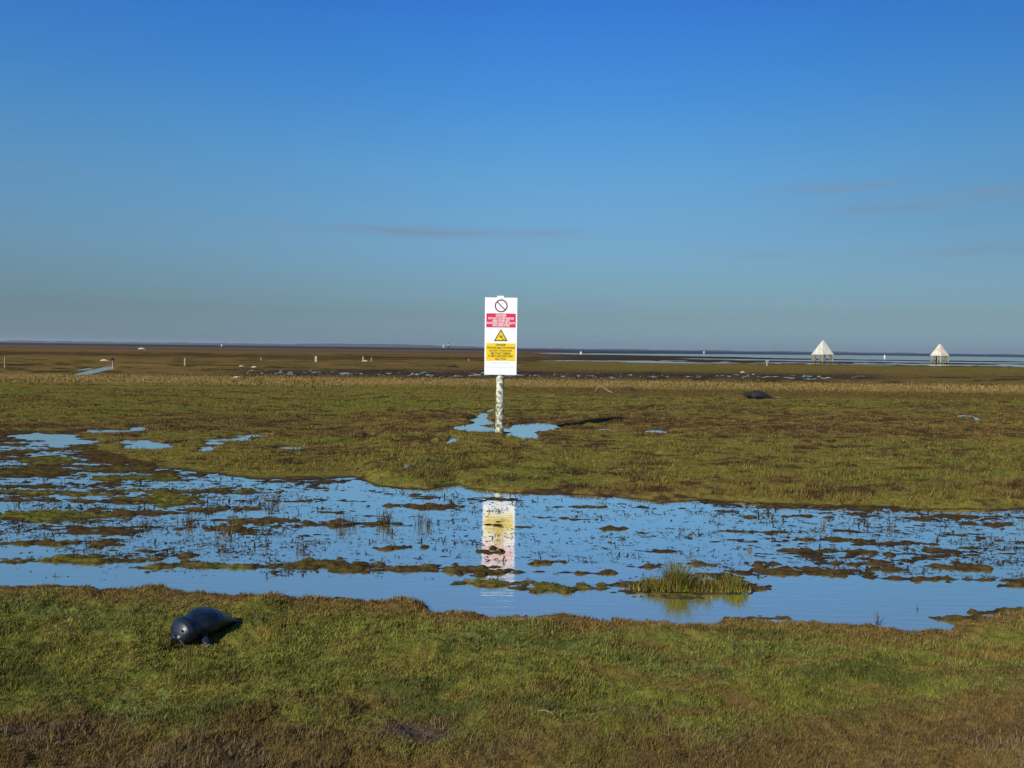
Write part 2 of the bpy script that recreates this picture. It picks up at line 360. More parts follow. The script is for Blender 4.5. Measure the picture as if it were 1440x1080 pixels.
def water_mat(name, rip, rough, bodyc=(.28, .27, .04), gl=.60, rscale=5.):
    m = bpy.data.materials.new(name); m.use_nodes = True; nt = m.node_tree; nt.nodes.clear()
    o = nt.nodes.new('ShaderNodeOutputMaterial'); mx = nt.nodes.new('ShaderNodeMixShader')
    g = nt.nodes.new('ShaderNodeBsdfGlossy'); d = nt.nodes.new('ShaderNodeBsdfDiffuse')
    g.inputs['Roughness'].default_value = rough; g.inputs['Color'].default_value = (1, 1, 1, 1)
    d.inputs[0].default_value = (*bodyc, 1)
    lw = nt.nodes.new('ShaderNodeLayerWeight'); lw.inputs[0].default_value = .5
    mr = nt.nodes.new('ShaderNodeMapRange'); mr.inputs[1].default_value = .668; mr.inputs[2].default_value = .854
    mr.inputs[3].default_value = gl; mr.inputs[4].default_value = .95
    nt.links.new(lw.outputs['Facing'], mr.inputs[0]); nt.links.new(mr.outputs[0], mx.inputs[0])
    tcn = nt.nodes.new('ShaderNodeTexCoord'); mp = nt.nodes.new('ShaderNodeMapping'); mp.inputs['Scale'].default_value = (.25, 1.6, 1)
    n = nt.nodes.new('ShaderNodeTexNoise'); n.inputs['Scale'].default_value = rscale; n.inputs['Detail'].default_value = 3
    nt.links.new(tcn.outputs['Object'], mp.inputs[0]); nt.links.new(mp.outputs[0], n.inputs['Vector'])
    bp = nt.nodes.new('ShaderNodeBump'); bp.inputs['Strength'].default_value = rip; bp.inputs['Distance'].default_value = .01
    if rip > .15:      # the open channel by the near bank catches more breeze than the weedy shallows
        sp_ = nt.nodes.new('ShaderNodeSeparateXYZ'); nt.links.new(tcn.outputs['Object'], sp_.inputs[0])
        r2 = nt.nodes.new('ShaderNodeMapRange'); r2.inputs[1].default_value = 9; r2.inputs[2].default_value = 12.5; r2.inputs[3].default_value = rip; r2.inputs[4].default_value = rip*.55
        nt.links.new(sp_.outputs[1], r2.inputs[0]); nt.links.new(r2.outputs[0], bp.inputs['Strength'])
    nt.links.new(n.outputs[0], bp.inputs['Height']); nt.links.new(bp.outputs[0], g.inputs['Normal'])
    nt.links.new(d.outputs[0], mx.inputs[1]); nt.links.new(g.outputs[0], mx.inputs[2]); nt.links.new(mx.outputs[0], o.inputs[0])
    return m
M_water = water_mat('still_water', .22, .055, rscale=8.)
M_pud = water_mat('puddle_water', .12, .02)

# ------------------------------------------------------------------ the ground sheet
NC = 1150
t = np.linspace(-1, 1, NC); S = .72*t+.75*t**5
ys = np.concatenate([np.linspace(-8, 2.5, 60, endpoint=False),
                     2.5*np.exp(np.linspace(0, math.log(60/2.5), 1500, endpoint=False)),
                     60*np.exp(np.linspace(0, math.log(26000/60), 760))])
Y = np.repeat(ys[:, None], NC, 1); X = S[None, :]*(np.maximum(Y, 0)+4.)
zs = []; cs = []
for i in range(0, len(ys), 150):
    x, y = X[i:i+150], Y[i:i+150]
    z, px, py, nr, fr, gr, n = height(x, y, True)
    cs.append(colour(x, y, z, px, py, nr, fr, gr, n)); zs.append(z)
Z = np.concatenate(zs); CC = np.concatenate(cs)
NR = len(ys)
co = np.stack([X, Y, Z], -1).reshape(-1, 3)
idx = np.arange(NR*NC).reshape(NR, NC)
q = np.stack([idx[:-1, :-1], idx[:-1, 1:], idx[1:, 1:], idx[1:, :-1]], -1).reshape(-1, 4)
me = mesh_np('ground', co, quads=q, col=CC.reshape(-1, 3))
me.materials.append(M_ground)
og = bpy.data.objects.new('ground', me); COL.objects.link(og); og['kind'] = 'structure'
del X, Y, zs, cs, co, idx, q

def link(name, me, m=None, parent=None, **props):
    o = bpy.data.objects.new(name, me); COL.objects.link(o)
    if m is not None: me.materials.clear(); me.materials.append(m)
    if parent is not None: o.parent = parent
    for k, v in props.items(): o[k] = v
    return o
def sheet(name, pts, z, m):
    me = bpy.data.meshes.new(name); me.from_pydata([(x, y, z) for x, y in pts], [], [tuple(range(len(pts)))])
    return link(name, me, m, kind='structure')
sheet('water', [(-60000, 1.), (60000, 1.), (60000, 60000), (-60000, 60000)], 0, M_water)
p1 = G(470, 672, PL2); p2 = G(470, 560, PL2)
def gp(px, D):
    x0, y0 = G(px, 640, PL2); return (x0*D/y0, D)
sheet('puddle_water', [gp(553, 48), gp(553, 15.9), gp(590, 15.9), gp(640, 20.5), (26, 21.5), (36, 48)], PL2, M_pud)

# ------------------------------------------------------------------ grass blades
def blades(px, py, length, width, lean, colfn, zoff=-.004, five=False, colmul=None, pred=None):
    x, y = ground(px, py, .1)
    z, qx, qy, nr, fr, gr, n = height(x, y, True)
    wl = np.where((n['v'] > 80) & (qx > 553) & (qy < 664) & (fr > 24), PL2, 0.)
    keep = (z-wl > .006)
    if pred is not None: keep &= pred(x, y, z, qx, qy, nr, fr, gr, n)
    x, y, z, qx, qy, nr, fr, gr = [a[keep] for a in (x, y, z, qx, qy, nr, fr, gr)]
    n = {k: a[keep] for k, a in n.items()}
    c = colour(x, y, z, qx, qy, nr, fr, gr, n)
    N = len(x)
    L, W = length(x, y, z, qx, qy, nr, fr, gr, n), width(x, y)
    L = L*RNG.uniform(.5, 1.35, N); 
    a = RNG.uniform(0, 2*math.pi, N); la = RNG.uniform(0, 2*math.pi, N); ll = RNG.uniform(.1, 1, N)*lean
    wx, wy = np.cos(a)*W/2, np.sin(a)*W/2
    dx, dy = np.cos(la)*ll+.15, np.sin(la)*ll
    up = 1/np.sqrt(1+ll*ll)
    base = np.stack([x, y, z+zoff], -1); w = np.stack([wx, wy, 0*wx], -1)
    tip = base+np.stack([dx*up, dy*up, up], -1)*L[:, None]
    cv_ = colfn(c, N)
    if five:
        midp = base+np.stack([dx*up*.32, dy*up*.32, up*.62], -1)*L[:, None]
        co = np.stack([base-w, base+w, midp-w*.7, midp+w*.7, tip], 1).reshape(-1, 3)
        i = np.arange(N)*5
        tr = np.concatenate([np.stack([i, i+1, i+3], -1), np.stack([i, i+3, i+2], -1), np.stack([i+2, i+3, i+4], -1)])
        return co, tr, np.repeat(cv_, 5, 0)
    co = np.stack([base-w, base+w, tip], 1).reshape(-1, 3)
    i = np.arange(N)*3
    return co, np.stack([i, i+1, i+2], -1), np.repeat(cv_, 3, 0)
def jitter(c, N, br=1.25, sp=.35, dry=.12, bro=.26):
    k = RNG.uniform(1-sp, 1+sp, N)[:, None]*br
    c = c*k
    b = RNG.random(N) < bro
    c[b] = np.array((.105, .062, .026))*RNG.uniform(.4, 1.4, (b.sum(), 1))
    d = RNG.random(N) < dry
    c[d] = np.array(C['dry'])*RNG.uniform(.6, 1.2, (d.sum(), 1))
    return c
def stuff(name, parts, m, label, cat):
    cs_, ts_, ks_, off = [], [], [], 0
    for co, tr, k in parts:
        cs_.append(co); ts_.append(tr+off); ks_.append(k); off += len(co)
    me = mesh_np(name, np.concatenate(cs_), tris=np.concatenate(ts_), col=np.concatenate(ks_), smooth=False)
    return link(name, me, m, kind='stuff', label=label, category=cat)

def Lnear(x, y, z, px, py, nr, fr, gr, n):
    cl = fb(x*3.5, y*3.5, 201, 3)
    return np.clip(.030+.018*cl-.006*sm(1000, 1060, py), .018, .09)
Nn = 520000
parts = [blades(RNG.uniform(-260, 1700, Nn), 815+RNG.random(Nn)**.9*330, Lnear, lambda x, y: np.clip(.0009*y, .004, .02), .9, lambda c, N: jitter(c, N, 1.78, .42, .2, .13), five=True,
                pred=lambda x, y, z, px, py, nr, fr, gr, n: (nr > 2) & (np.exp(-(((px-592)/46)**2+((py-1062)/15)**2)) < .5+.3*RNG.random(len(x)) ) )]
def Lmid(x, y, z, px, py, nr, fr, gr, n):
    cl = fb(x*1.6, y*2.4, 207, 3)
    return (np.clip(.042+.055*cl, .022, .12)*sm(-2, 3, fr)+.014)*(.25+.75*sm(.01, .05, z-np.where((px > 553) & (py < 664) & (fr > 24), PL2, 0)))
Nm = 300000
parts.append(blades(RNG.uniform(-260, 1700, Nm), RNG.uniform(545, 722, Nm), Lmid, lambda x, y: np.clip(.0011*y, .01, .05), .8, lambda c, N: jitter(c, N, 1.36),
             pred=lambda x, y, z, px, py, nr, fr, gr, n: (fr > -1.5) & (RNG.random(len(x)) < .5+.6*sm(-.5, .4, fb(x*1.6, y*2.4, 207, 3)))))
Nr = 70000
parts.append(blades(RNG.uniform(-260, 1700, Nr), RNG.uniform(525, 566, Nr), lambda x, y, z, px, py, nr, fr, gr, n: np.clip(.11*(1+.8*fb(x*.25, y*.5, 211, 3)), .03, .22),
             lambda x, y: .0013*y, .35, lambda c, N: jitter(c, N, 1.25, .3, .25),
             pred=lambda x, y, z, px, py, nr, fr, gr, n: (n['v'] > 42+fb(x*.2, y*.2, 3, 2)*2) & (n['v'] < 62-6*RNG.random(len(x)))))
Ni = 260000
parts.append(blades(RNG.uniform(-200, 1640, Ni), RNG.uniform(615, 885, Ni), lambda x, y, z, px, py, nr, fr, gr, n: .012+.020*gr+.008*fb(x*5, y*5, 5, 2),
             lambda x, y: .0011*y, .9, lambda c, N: jitter(c, N, 1.1, .4, .06),
             pred=lambda x, y, z, px, py, nr, fr, gr, n: (nr < 3) & (fr < 0) & (z > .012)))
stuff('grass', parts, M_blade, 'short green and brown salt marsh turf either side of the pool', 'grass')

# taller dead stalks in the foreground and along the far bank
Ns = 30000
sp = [blades(RNG.uniform(-200, 1640, Ns), 985+RNG.random(Ns)**.7*170, lambda x, y, z, px, py, nr, fr, gr, n: (.028+.018*sm(990, 1070, py))*(1+.8*fb(x*2, y*2, 77, 2)),
             lambda x, y: np.clip(.0011*y, .003, .01), 1.1, lambda c, N: np.array((.165, .118, .060))*RNG.uniform(.25, 1.9, (N, 1))*RNG.uniform(.85, 1.1, (N, 3)), five=True,
             pred=lambda x, y, z, px, py, nr, fr, gr, n: (RNG.random(len(x)) < sm(-.3, .5, fb(x*2.3, y*2.3, 88, 3))*sm(965, 1030, py)) & (np.exp(-(((px-592)/46)**2+((py-1062)/15)**2)) < .5))]
sp.append(blades(RNG.uniform(-200, 1640, 5200), 850+RNG.random(5200)**.7*300, lambda x, y, z, px, py, nr, fr, gr, n: .05+0*x, lambda x, y: np.clip(.0007*y, .003, .01), 7.,
                 lambda c, N: np.array((.26, .19, .10))*RNG.uniform(.4, 1.5, (N, 1)), zoff=.018, pred=lambda x, y, z, px, py, nr, fr, gr, n: (nr > 6) & (RNG.random(len(x)) < sm(-.3, .5, fb(x*2, y*2, 90, 3)))))
stuff('dead_stalks', sp, M_blade, 'brown withered marsh stalks standing in the foreground turf', 'stalks')

# flooded litter and twigs poking out of the pool
def litter():
    N = 27000
    px = RNG.uniform(-250, 1690, N); py = RNG.uniform(628, 815, N)
    dens = .50+.5*sm(900, 1150, px)+.9*sm(560, 200, px)
    x, y = ground(px, py, 0.)
    z, qx, qy, nr, fr, gr, n = height(x, y, True)
    cl = fb(x*1.5, y*2.2, 300, 3)
    keep = (z < .004) & (fr < 0) & (qy < cv(LOW, qx)-8+10*cl) & (RNG.random(N) < np.clip(dens*(.25+.9*sm(-.2, .5, cl)), 0, 1))
    ex = (nr < -1) & (RNG.random(N) < .05) & (z < 0)
    keep |= ex
    x, y = x[keep], y[keep]; N = len(x)
    cos_, tri_, col_, off = [], [], [], 0
    for i in range(N):
        k = random.randint(2, 7); s = random.choice((.5, .6, .8, 1, 1, 1.4, 2.2))*(y[i]/11)**.5
        tone = random.uniform(.5, 1.5)
        for j in range(k):
            a = random.uniform(0, 6.28); r = abs(random.gauss(0, .028))*s
            bx, by = x[i]+math.cos(a)*r*1.8, y[i]+math.sin(a)*r
            L = random.uniform(.012, .045)*s; el_ = random.uniform(.1, 1.3); b = random.uniform(0, 6.28)
            if random.random() < .7: el_ = random.uniform(.0, .2)
            w = random.uniform(.004, .011)*s
            d = np.array((math.cos(b)*math.cos(el_), math.sin(b)*math.cos(el_), math.sin(el_)))
            sd_ = np.array((-math.sin(b), math.cos(b), random.uniform(-.4, .6)))*w/2
            p0 = np.array((bx, by, .001)); p1 = p0+d*L*.6; p2 = p0+d*L+np.array((0, 0, -.2*L*random.random()))
            cos_ += [p0-sd_, p0+sd_, p1+sd_, p1-sd_, p2]
            tri_ += [(off, off+1, off+2), (off, off+2, off+3), (off+3, off+2, off+4)]
            cc_ = np.array((.045, .030, .020))*tone*random.uniform(.6, 1.5)
            col_ += [cc_]*5; off += 5
    return np.array(cos_), np.array(tri_), np.array(col_)
stuff('drowned_litter', [litter()], M_blade, 'scattered dark twigs and plant litter breaking the pool surface', 'litter')

# ------------------------------------------------------------------ helpers for things
def empty(name, loc, rz=0, label=None, cat=None, group=None):
    o = bpy.data.objects.new(name, None); COL.objects.link(o); o.location = loc; o.rotation_euler = (0, 0, rz)
    o.empty_display_size = .1
    if label: o['label'] = label; o['category'] = cat
    if group: o['group'] = group
    return o
def bmesh_obj(name, bm, m, parent=None, smooth=False, bevel=0, **props):
    bmesh.ops.recalc_face_normals(bm, faces=bm.faces)
    me = bpy.data.meshes.new(name); bm.to_mesh(me); bm.free()
    for p in me.polygons: p.use_smooth = smooth
    o = link(name, me, m, parent, **props)
    if bevel:
        b = o.modifiers.new('bevel', 'BEVEL'); b.width = bevel; b.segments = 2
    return o
def bx(bm, c, s, rot=None):
    r = bmesh.ops.create_cube(bm, size=1)
    M = Matrix.Translation(c) @ (rot.to_4x4() if rot else Matrix()) @ Matrix.Diagonal((*s, 1))
    bmesh.ops.transform(bm, matrix=M, verts=r['verts']); return r['verts']
def beam(bm, a, b, w, d=None):
    a, b = Vector(a), Vector(b); v = b-a
    rot = v.to_track_quat('Z', 'Y').to_matrix()
    bx(bm, (a+b)/2, (w, d or w, v.length), rot)
def disc_poly(bm, pts, z0, z1):    # prism in XZ plane: pts (x,z); y from z0 to z1
    a = [bm.verts.new((x, z0, z)) for x, z in pts]; b = [bm.verts.new((x, z1, z)) for x, z in pts]
    bm.faces.new(a); bm.faces.new(b[::-1])
    for i in range(len(pts)): bm.faces.new((a[i], b[i], b[(i+1) % len(pts)], a[(i+1) % len(pts)]))
def tube(pts, radii, seg=10, cap=True, jit=0):
    bm = bmesh.new(); rings = []
    for i, (p, r) in enumerate(zip(pts, radii)):
        p = Vector(p); q = Vector(pts[min(i+1, len(pts)-1)])-Vector(pts[max(i-1, 0)])
        R = q.to_track_quat('Z', 'Y').to_matrix()
        rings.append([bm.verts.new(p+R @ Vector((math.cos(t)*r*(1+random.uniform(-jit, jit)), math.sin(t)*r*(1+random.uniform(-jit, jit)), 0))) for t in [2*math.pi*k/seg for k in range(seg)]])
    for a, b in zip(rings, rings[1:]):
        for k in range(seg): bm.faces.new((a[k], a[(k+1) % seg], b[(k+1) % seg], b[k]))
    if cap: bm.faces.new(rings[0][::-1]); bm.faces.new(rings[-1])
    return bm

# ------------------------------------------------------------------ the warning sign
M_white = mat('white_enamel', (.84, .86, .86), .35, spec=.4, grain=.10, gscale=3, c2=(.62, .62, .55))
M_red = mat('red_panel', (.62, .028, .085), .4)
M_yel = mat('yellow_panel', (.80, .55, .02), .4)
M_black = mat('black_print', (.02, .016, .014), .5)
M_ring = mat('maroon_ring', (.16, .012, .03), .4)
M_wprint = mat('white_print', (.80, .80, .78), .5)
M_grey = mat('faded_print', (.60, .62, .62), .5)
M_post = mat('lichened_post', (.62, .61, .50), .9, spec=.1, grain=.95, gscale=9, bump=.9, c2=(.13, .125, .035), th=(.44, .57))
sx_, sy_ = G(702.5, 608.5, .15)
BASEZ = float(height(np.array([sx_]), np.array([sy_]))[0])
sx_, sy_ = G(702.5, 608.5, BASEZ)
sgn = empty('warning_sign', (sx_, sy_, BASEZ), rad(2.5), 'white danger sign with red and yellow panels on a mottled post beyond the pool', 'sign')
ppm = F/math.hypot(sy_, 0)            # photo pixels per metre at the sign
u = 1/ppm
pb = tube([(0, 0, -.3), (0, 0, .2), (0, 0, .9), (0, 0, 1.6), (0, 0, 2.4), (0, 0, 191*u)], [5.9*u, 6.0*u, 5.7*u, 5.8*u, 5.6*u, 5.0*u], 14, jit=.05)
bmesh.ops.subdivide_edges(pb, edges=[e for e in pb.edges if abs((e.verts[0].co-e.verts[1].co).z) > .3], cuts=8)
for v_ in pb.verts:
    v_.co.x += .007*mnoise.noise(v_.co*6); v_.co.y += .007*mnoise.noise(v_.co*6+Vector((5, 5, 5)))
bmesh_obj('post', pb, M_post, sgn, True)
YB = -6*u-.02                          # front plane of the board (towards the camera)
bw, z1, z0 = 45*u, 189.6*u, 82.*u
bm = bmesh.new(); bx(bm, (0, YB+.009, (z0+z1)/2), (bw, .018, z1-z0)); board = bmesh_obj('board', bm, M_white, sgn, bevel=.003)
M_bat = mat('grey_batten', (.3, .3, .28), .6, metal=.4)
for zz in (z0+.25*(z1-z0), z0+.75*(z1-z0)):
    bm = bmesh.new(); bx(bm, (0, YB+.035, zz), (bw*.9, .03, .05)); bmesh_obj('batten', bm, M_bat, sgn)
bm = bmesh.new(); bx(bm, (-1*u, YB+.004, z1+.9*u), (9.5*u, .02, 3.2*u)); bmesh_obj('top_tab', bm, M_white, sgn)
def panel(zt, zb, m, nm):
    bm = bmesh.new(); bx(bm, (0, YB-.002, (zt+zb)/2), (41*u, .004, zt-zb)); return bmesh_obj(nm, bm, m, board)
board_h = z1
red = panel(z1-22.*u, z1-41.5*u, M_red, 'red_panel'); yel = panel(z1-63.5*u, z1-88*u, M_yel, 'yellow_panel')
def text_mesh(body, size, x, z, y, wfit, bold=.02):
    cu = bpy.data.curves.new('t', 'FONT'); cu.body = body; cu.size = size; cu.align_x = 'CENTER'; cu.align_y = 'CENTER'
    cu.offset = bold*size; cu.extrude = .0008
    o = bpy.data.objects.new('t', cu); COL.objects.link(o)
    dg = bpy.context.evaluated_depsgraph_get(); dg.update()
    me = bpy.data.meshes.new_from_object(o.evaluated_get(dg)); bpy.data.objects.remove(o)
    xs = [v.co.x for v in me.vertices]; w = max(xs)-min(xs); k = wfit/w
    vs = [(v.co.x*k+x, y-v.co.z, v.co.y+z) for v in me.vertices]
    fs = [tuple(p.vertices) for p in me.polygons]
    return vs, fs
def lettering(name, lines, m, parent):
    V, Fc = [], []
    for l in lines:
        vs, fs = text_mesh(*l); o = len(V); V += vs; Fc += [tuple(i+o for i in f) for f in fs]
    me = bpy.data.meshes.new(name); me.from_pydata(V, [], Fc); return link(name, me, m, parent)
YT = YB-.0052
lettering('lettering', [('DANGER', 3.6*u*1.35, 0, z1-25.*u, YT, 14.5*u), ('DO NOT ENTER RANGE', 3.2*u*1.3, 0, z1-29*u, YT, 36*u), ('AREA WHEN RED', 3.2*u*1.3, 0, z1-32.3*u, YT, 24*u),
                        ('WARNING FLAGS OR LIGHTS', 3.2*u*1.3, 0, z1-35.6*u, YT, 39.5*u), ('ARE DISPLAYED', 3.2*u*1.3, 0, z1-38.8*u, YT, 24*u)], M_wprint, red)
lettering('lettering', [('DANGER', 3.2*u*1.3, 0, z1-65.8*u, YT, 14*u), ('UNEXPLODED OBJECTS ON THIS RANGE', 2.6*u*1.3, 0, z1-69.9*u, YT, 39.5*u), ('DO NOT TOUCH ANY', 3.*u*1.3, 0, z1-74*u, YT, 31.5*u),
                        ('MILITARY DEBRIS', 3.*u*1.3, 0, z1-77.9*u, YT, 27*u), ('IT MAY EXPLODE AND', 3*u*1.3, 0, z1-81.6*u, YT, 34*u), ('KILL YOU', 3*u*1.3, 0, z1-85.4*u, YT, 14.5*u)], M_black, yel)
lettering('small_print', [('RANGE CONTROL OFFICER', 1.8*u*1.3, 0, z1-91*u, YB-.002, 26*u, .0)], M_grey, board)
lettering('small_print', [('BY ORDER OF THE SECRETARY OF STATE', 2*u*1.3, 0, z1-97*u, YB-.002, 37*u, .0)], M_grey, board)
# prohibition roundel
bm = bmesh.new(); zc = z1-11.5*u; R1, R2 = 9*u, 7.3*u; K = 40
f1 = [[bm.verts.new((math.cos(2*math.pi*i/K)*r, yy, zc+math.sin(2*math.pi*i/K)*r)) for i in range(K)] for r, yy in ((R1, YB-.003), (R2, YB-.003), (R2, YB-.0), (R1, YB))]
for a, b in ((0, 1), (1, 2), (3, 0)):
    for i in range(K): bm.faces.new((f1[a][i], f1[a][(i+1) % K], f1[b][(i+1) % K], f1[b][i]))
beam(bm, (-5.8*u, YB-.0016, zc+5.8*u), (5.8*u, YB-.0016, zc-5.8*u), .0034, 1.5*u)
bmesh_obj('prohibition_symbol', bm, M_ring, board)
# warning triangle with bursting shell
zt, zb_ = z1-43.6*u, z1-60.6*u; hw = 9.7*u
def tri(k, y0, y1):
    bm = bmesh.new(); cz = zb_+(zt-zb_)/3
    disc_poly(bm, [(-hw*k, cz+(zb_-cz)*k), (hw*k, cz+(zb_-cz)*k), (0, cz+(zt-cz)*k)], y0, y1); return bm
ws = bmesh_obj('warning_symbol', tri(1, YB-.003, YB-.0001), M_black, board)
bmesh_obj('yellow_field', tri(.76, YB-.005, YB-.003), M_yel, ws)
bm = bmesh.new(); random.seed(4); cz = zb_+5.2*u
pts = []
for i in range(18):
    a = 2*math.pi*i/18; r = (3.0 if i % 2 else 1.1)*u*random.uniform(.7, 1.15); pts.append((math.cos(a)*r+.6*u, cz+math.sin(a)*r*.9+.6*u))
disc_poly(bm, pts, YB-.0064, YB-.005)
for i in range(7):
    a = random.uniform(.3, 2.8); r = random.uniform(2.6, 4.4)*u; bx(bm, (math.cos(a)*r, YB-.0057, cz+math.sin(a)*r*.8), (.8*u, .0014, .5*u))
bx(bm, (3.6*u, YB-.0057, zb_+2.8*u), (3.4*u, .0014, 1.1*u))
bmesh_obj('burst', bm, M_black, ws)
M_bolt = mat('bolt_steel', (.2, .2, .2), .4, metal=.8)
for zz in (z1-4*u*.5, z0+3*u):
    bm = bmesh.new(); bmesh.ops.create_uvsphere(bm, u_segments=8, v_segments=6, radius=.012, matrix=Matrix.Translation((0, YB, zz))); bmesh_obj('bolt', bm, M_bolt, board)

# ------------------------------------------------------------------ seals
def loft(prof, seg=28, flat=.9, bend=None):
    """prof: (s, radius, lift) along +X; returns bmesh resting on z=0"""
    bm = bmesh.new(); rings = []
    for s, r, lift in prof:
        cx, cy = s, 0
        if bend: cy = bend(s)
        ring = []
        for k in range(seg):
            t = 2*math.pi*k/seg; yy = math.cos(t)*r*1.06; zz = math.sin(t)*r*flat
            zc = lift
            zz = zz+zc
            if zz < .012: zz = .012+(zz-.012)*.12; yy *= 1.06
            ring.append(bm.verts.new((cx, cy+yy, max(zz, 0))))
        rings.append(ring)
    for a, b in zip(rings, rings[1:]):
        for k in range(seg): bm.faces.new((a[k], a[(k+1) % seg], b[(k+1) % seg], b[k]))
    bm.faces.new(rings[0][::-1]); bm.faces.new(rings[-1]); return bm
def seal(name, loc, rz, scale, mats, label, cat, group=None, detail=True, head_up=0., fat=False):
    root = empty(name, loc, rz, label, cat, group)
    P = [(0, .022, .085), (.012, .042, .084), (.04, .060, .086), (.075, .080, .094), (.115, .093, .104), (.16, .097, .108), (.20, .094, .104), (.235, .098, .102),
         (.26, .118, .108), (.30, .134, .118), (.36, .146, .124), (.44, .154, .128), (.54, .150, .122), (.64, .134, .108), (.74, .108, .086), (.84, .076, .060), (.92, .046, .040), (.97, .030, .03), (.985, .012, .028)]
    if fat:
        P = [(0, .030, .080), (.010, .058, .086), (.035, .088, .100), (.07, .110, .114), (.12, .126, .122), (.18, .130, .124), (.225, .124, .119), (.26, .126, .120)]+P[9:]
    P = [(s, r, l+head_up*max(0, 1-s/.3)**1.3) for s, r, l in P]
    bm = loft(P, bend=lambda s: .03*math.sin(s*3.0))
    me = bpy.data.meshes.new('b'); 
    # flippers as flattened lofts joined in, then remeshed to one skin
    def flip(p0, p1, w, th):
        p0, p1 = Vector(p0), Vector(p1); d = p1-p0; n_ = 9
        side = d.cross(Vector((0, 0, 1))).normalized(); rg = []
        for i in range(n_):
            t = i/(n_-1); c = p0+d*t; ww = w*(.65+.6*math.sin(min(t*1.15, 1)*math.pi*.75))*(1 if t < .97 else .55)
            tt = th*(1-.55*t)
            rg.append([bm.verts.new(c+side*math.cos(a)*ww+Vector((0, 0, 1))*math.sin(a)*tt) for a in [2*math.pi*k/12 for k in range(12)]])
        for a, b in zip(rg, rg[1:]):
            for k in range(12): bm.faces.new((a[k], a[(k+1) % 12], b[(k+1) % 12], b[k]))
        bm.faces.new(rg[0][::-1]); bm.faces.new(rg[-1])
    for s in (-1, 1):
        flip((.33, s*.10, .050), (.20, s*.205, .018), .030, .024)
        flip((.92, s*.015, .035), (1.09, s*.075, .022), .030, .018)
        # brow and muzzle pads
    for s in (-1, 1): bmesh.ops.create_uvsphere(bm, u_segments=12, v_segments=8, radius=.033, matrix=Matrix.Translation((.012, s*.024, .075+head_up)))
    bmesh.ops.create_uvsphere(bm, u_segments=12, v_segments=8, radius=.030, matrix=Matrix.Translation((.03, 0, .052+head_up)))
    bmesh.ops.recalc_face_normals(bm, faces=bm.faces)
    bm.to_mesh(me); bm.free()
    tmp = bpy.data.objects.new('tmp', me); COL.objects.link(tmp)
    rm = tmp.modifiers.new('r', 'REMESH'); rm.mode = 'VOXEL'; rm.voxel_size = .0075 if detail else .016; rm.use_smooth_shade = True
    s_ = tmp.modifiers.new('s', 'SMOOTH'); s_.iterations = 5 if detail else 2; s_.factor = .5
    dg = bpy.context.evaluated_depsgraph_get(); dg.update()
    me2 = bpy.data.meshes.new_from_object(tmp.evaluated_get(dg)); bpy.data.objects.remove(tmp)
    me2.name = 'body'
    o = link('body', me2, mats[0], root)
    if detail:
        for s in (-1, 1):
            bm = bmesh.new(); bmesh.ops.create_uvsphere(bm, u_segments=14, v_segments=10, radius=.0125, matrix=Matrix.Translation((.030 if fat else .044, s*(.062 if fat else .050), (.150 if fat else .128)+head_up*.9)))
            bmesh_obj('eye', bm, mats[1], root, True)
        bm = bmesh.new()
        for s in (-1, 1): bmesh.ops.create_uvsphere(bm, u_segments=10, v_segments=6, radius=.0075, matrix=Matrix.Translation((-.012, s*.009, .100+head_up)) @ Matrix.Diagonal((.8, 1, 1.1, 1)))
        bmesh.ops.create_uvsphere(bm, u_segments=10, v_segments=6, radius=.013, matrix=Matrix.Translation((-.006, 0, .104+head_up)))
        bmesh_obj('nose', bm, mats[1], root, True)
        random.seed(9)
        for s in (-1, 1):
            for i in range(5):
                bm = bmesh.new()
                a = Vector((-.004+random.uniform(0, .02), s*random.uniform(.03, .05), .072+head_up+random.uniform(-.012, .012)))
                b = a+Vector((-.02, s*random.uniform(.05, .085), random.uniform(-.05, .0)))
                beam(bm, a, b, .0011); bmesh_obj('whisker', bm, mats[2], root)
        for s in (-1, 1):
            for i in range(5):
                c = Vector((.195+.005*i, s*(.222+.0*i), .016))+Vector((i*.012-.024, 0, 0))
                bm = bmesh.new(); beam(bm, c, c+Vector((-.014, s*.010, -.006)), .0045); bmesh_obj('claw', bm, mats[3], root)
    root.scale = scale if isinstance(scale, tuple) else (scale,)*3
    return root
def hide_mat(name, a, b, rough, coat, gs=7):
    return mat(name, a, rough, spec=.5, grain=.8, gscale=gs, c2=b, coat=coat, bump=.12)
M_seal = hide_mat('wet_dark_fur', (.004, .006, .013), (.016, .024, .038), .44, .12)
M_eye = mat('seal_eye', (.004, .003, .003), .08, spec=.6)
M_whisk = mat('whisker', (.16, .15, .14), .5)
M_claw = mat('claw', (.22, .21, .19), .5)
M_pup = mat('white_pup_fur', (.52, .47, .38), .9, grain=.3, gscale=9, c2=(.5, .42, .3))
M_adult = hide_mat('grey_black_fur', (.005, .005, .006), (.014, .015, .016), .8, 0, 4)
M_bseal = mat('brown_fur', (.06, .035, .02), .8, grain=.6, gscale=6, c2=(.02, .013, .01))
SM = (M_seal, M_eye, M_whisk, M_claw)
def gz(x, y): return float(height(np.array([x]), np.array([y]))[0])
def place(px, py, z=None):
    x, y = G(px, py, .15 if z is None else z)
    for _ in range(3): x, y = G(px, py, gz(x, y))
    return x, y, gz(x, y)
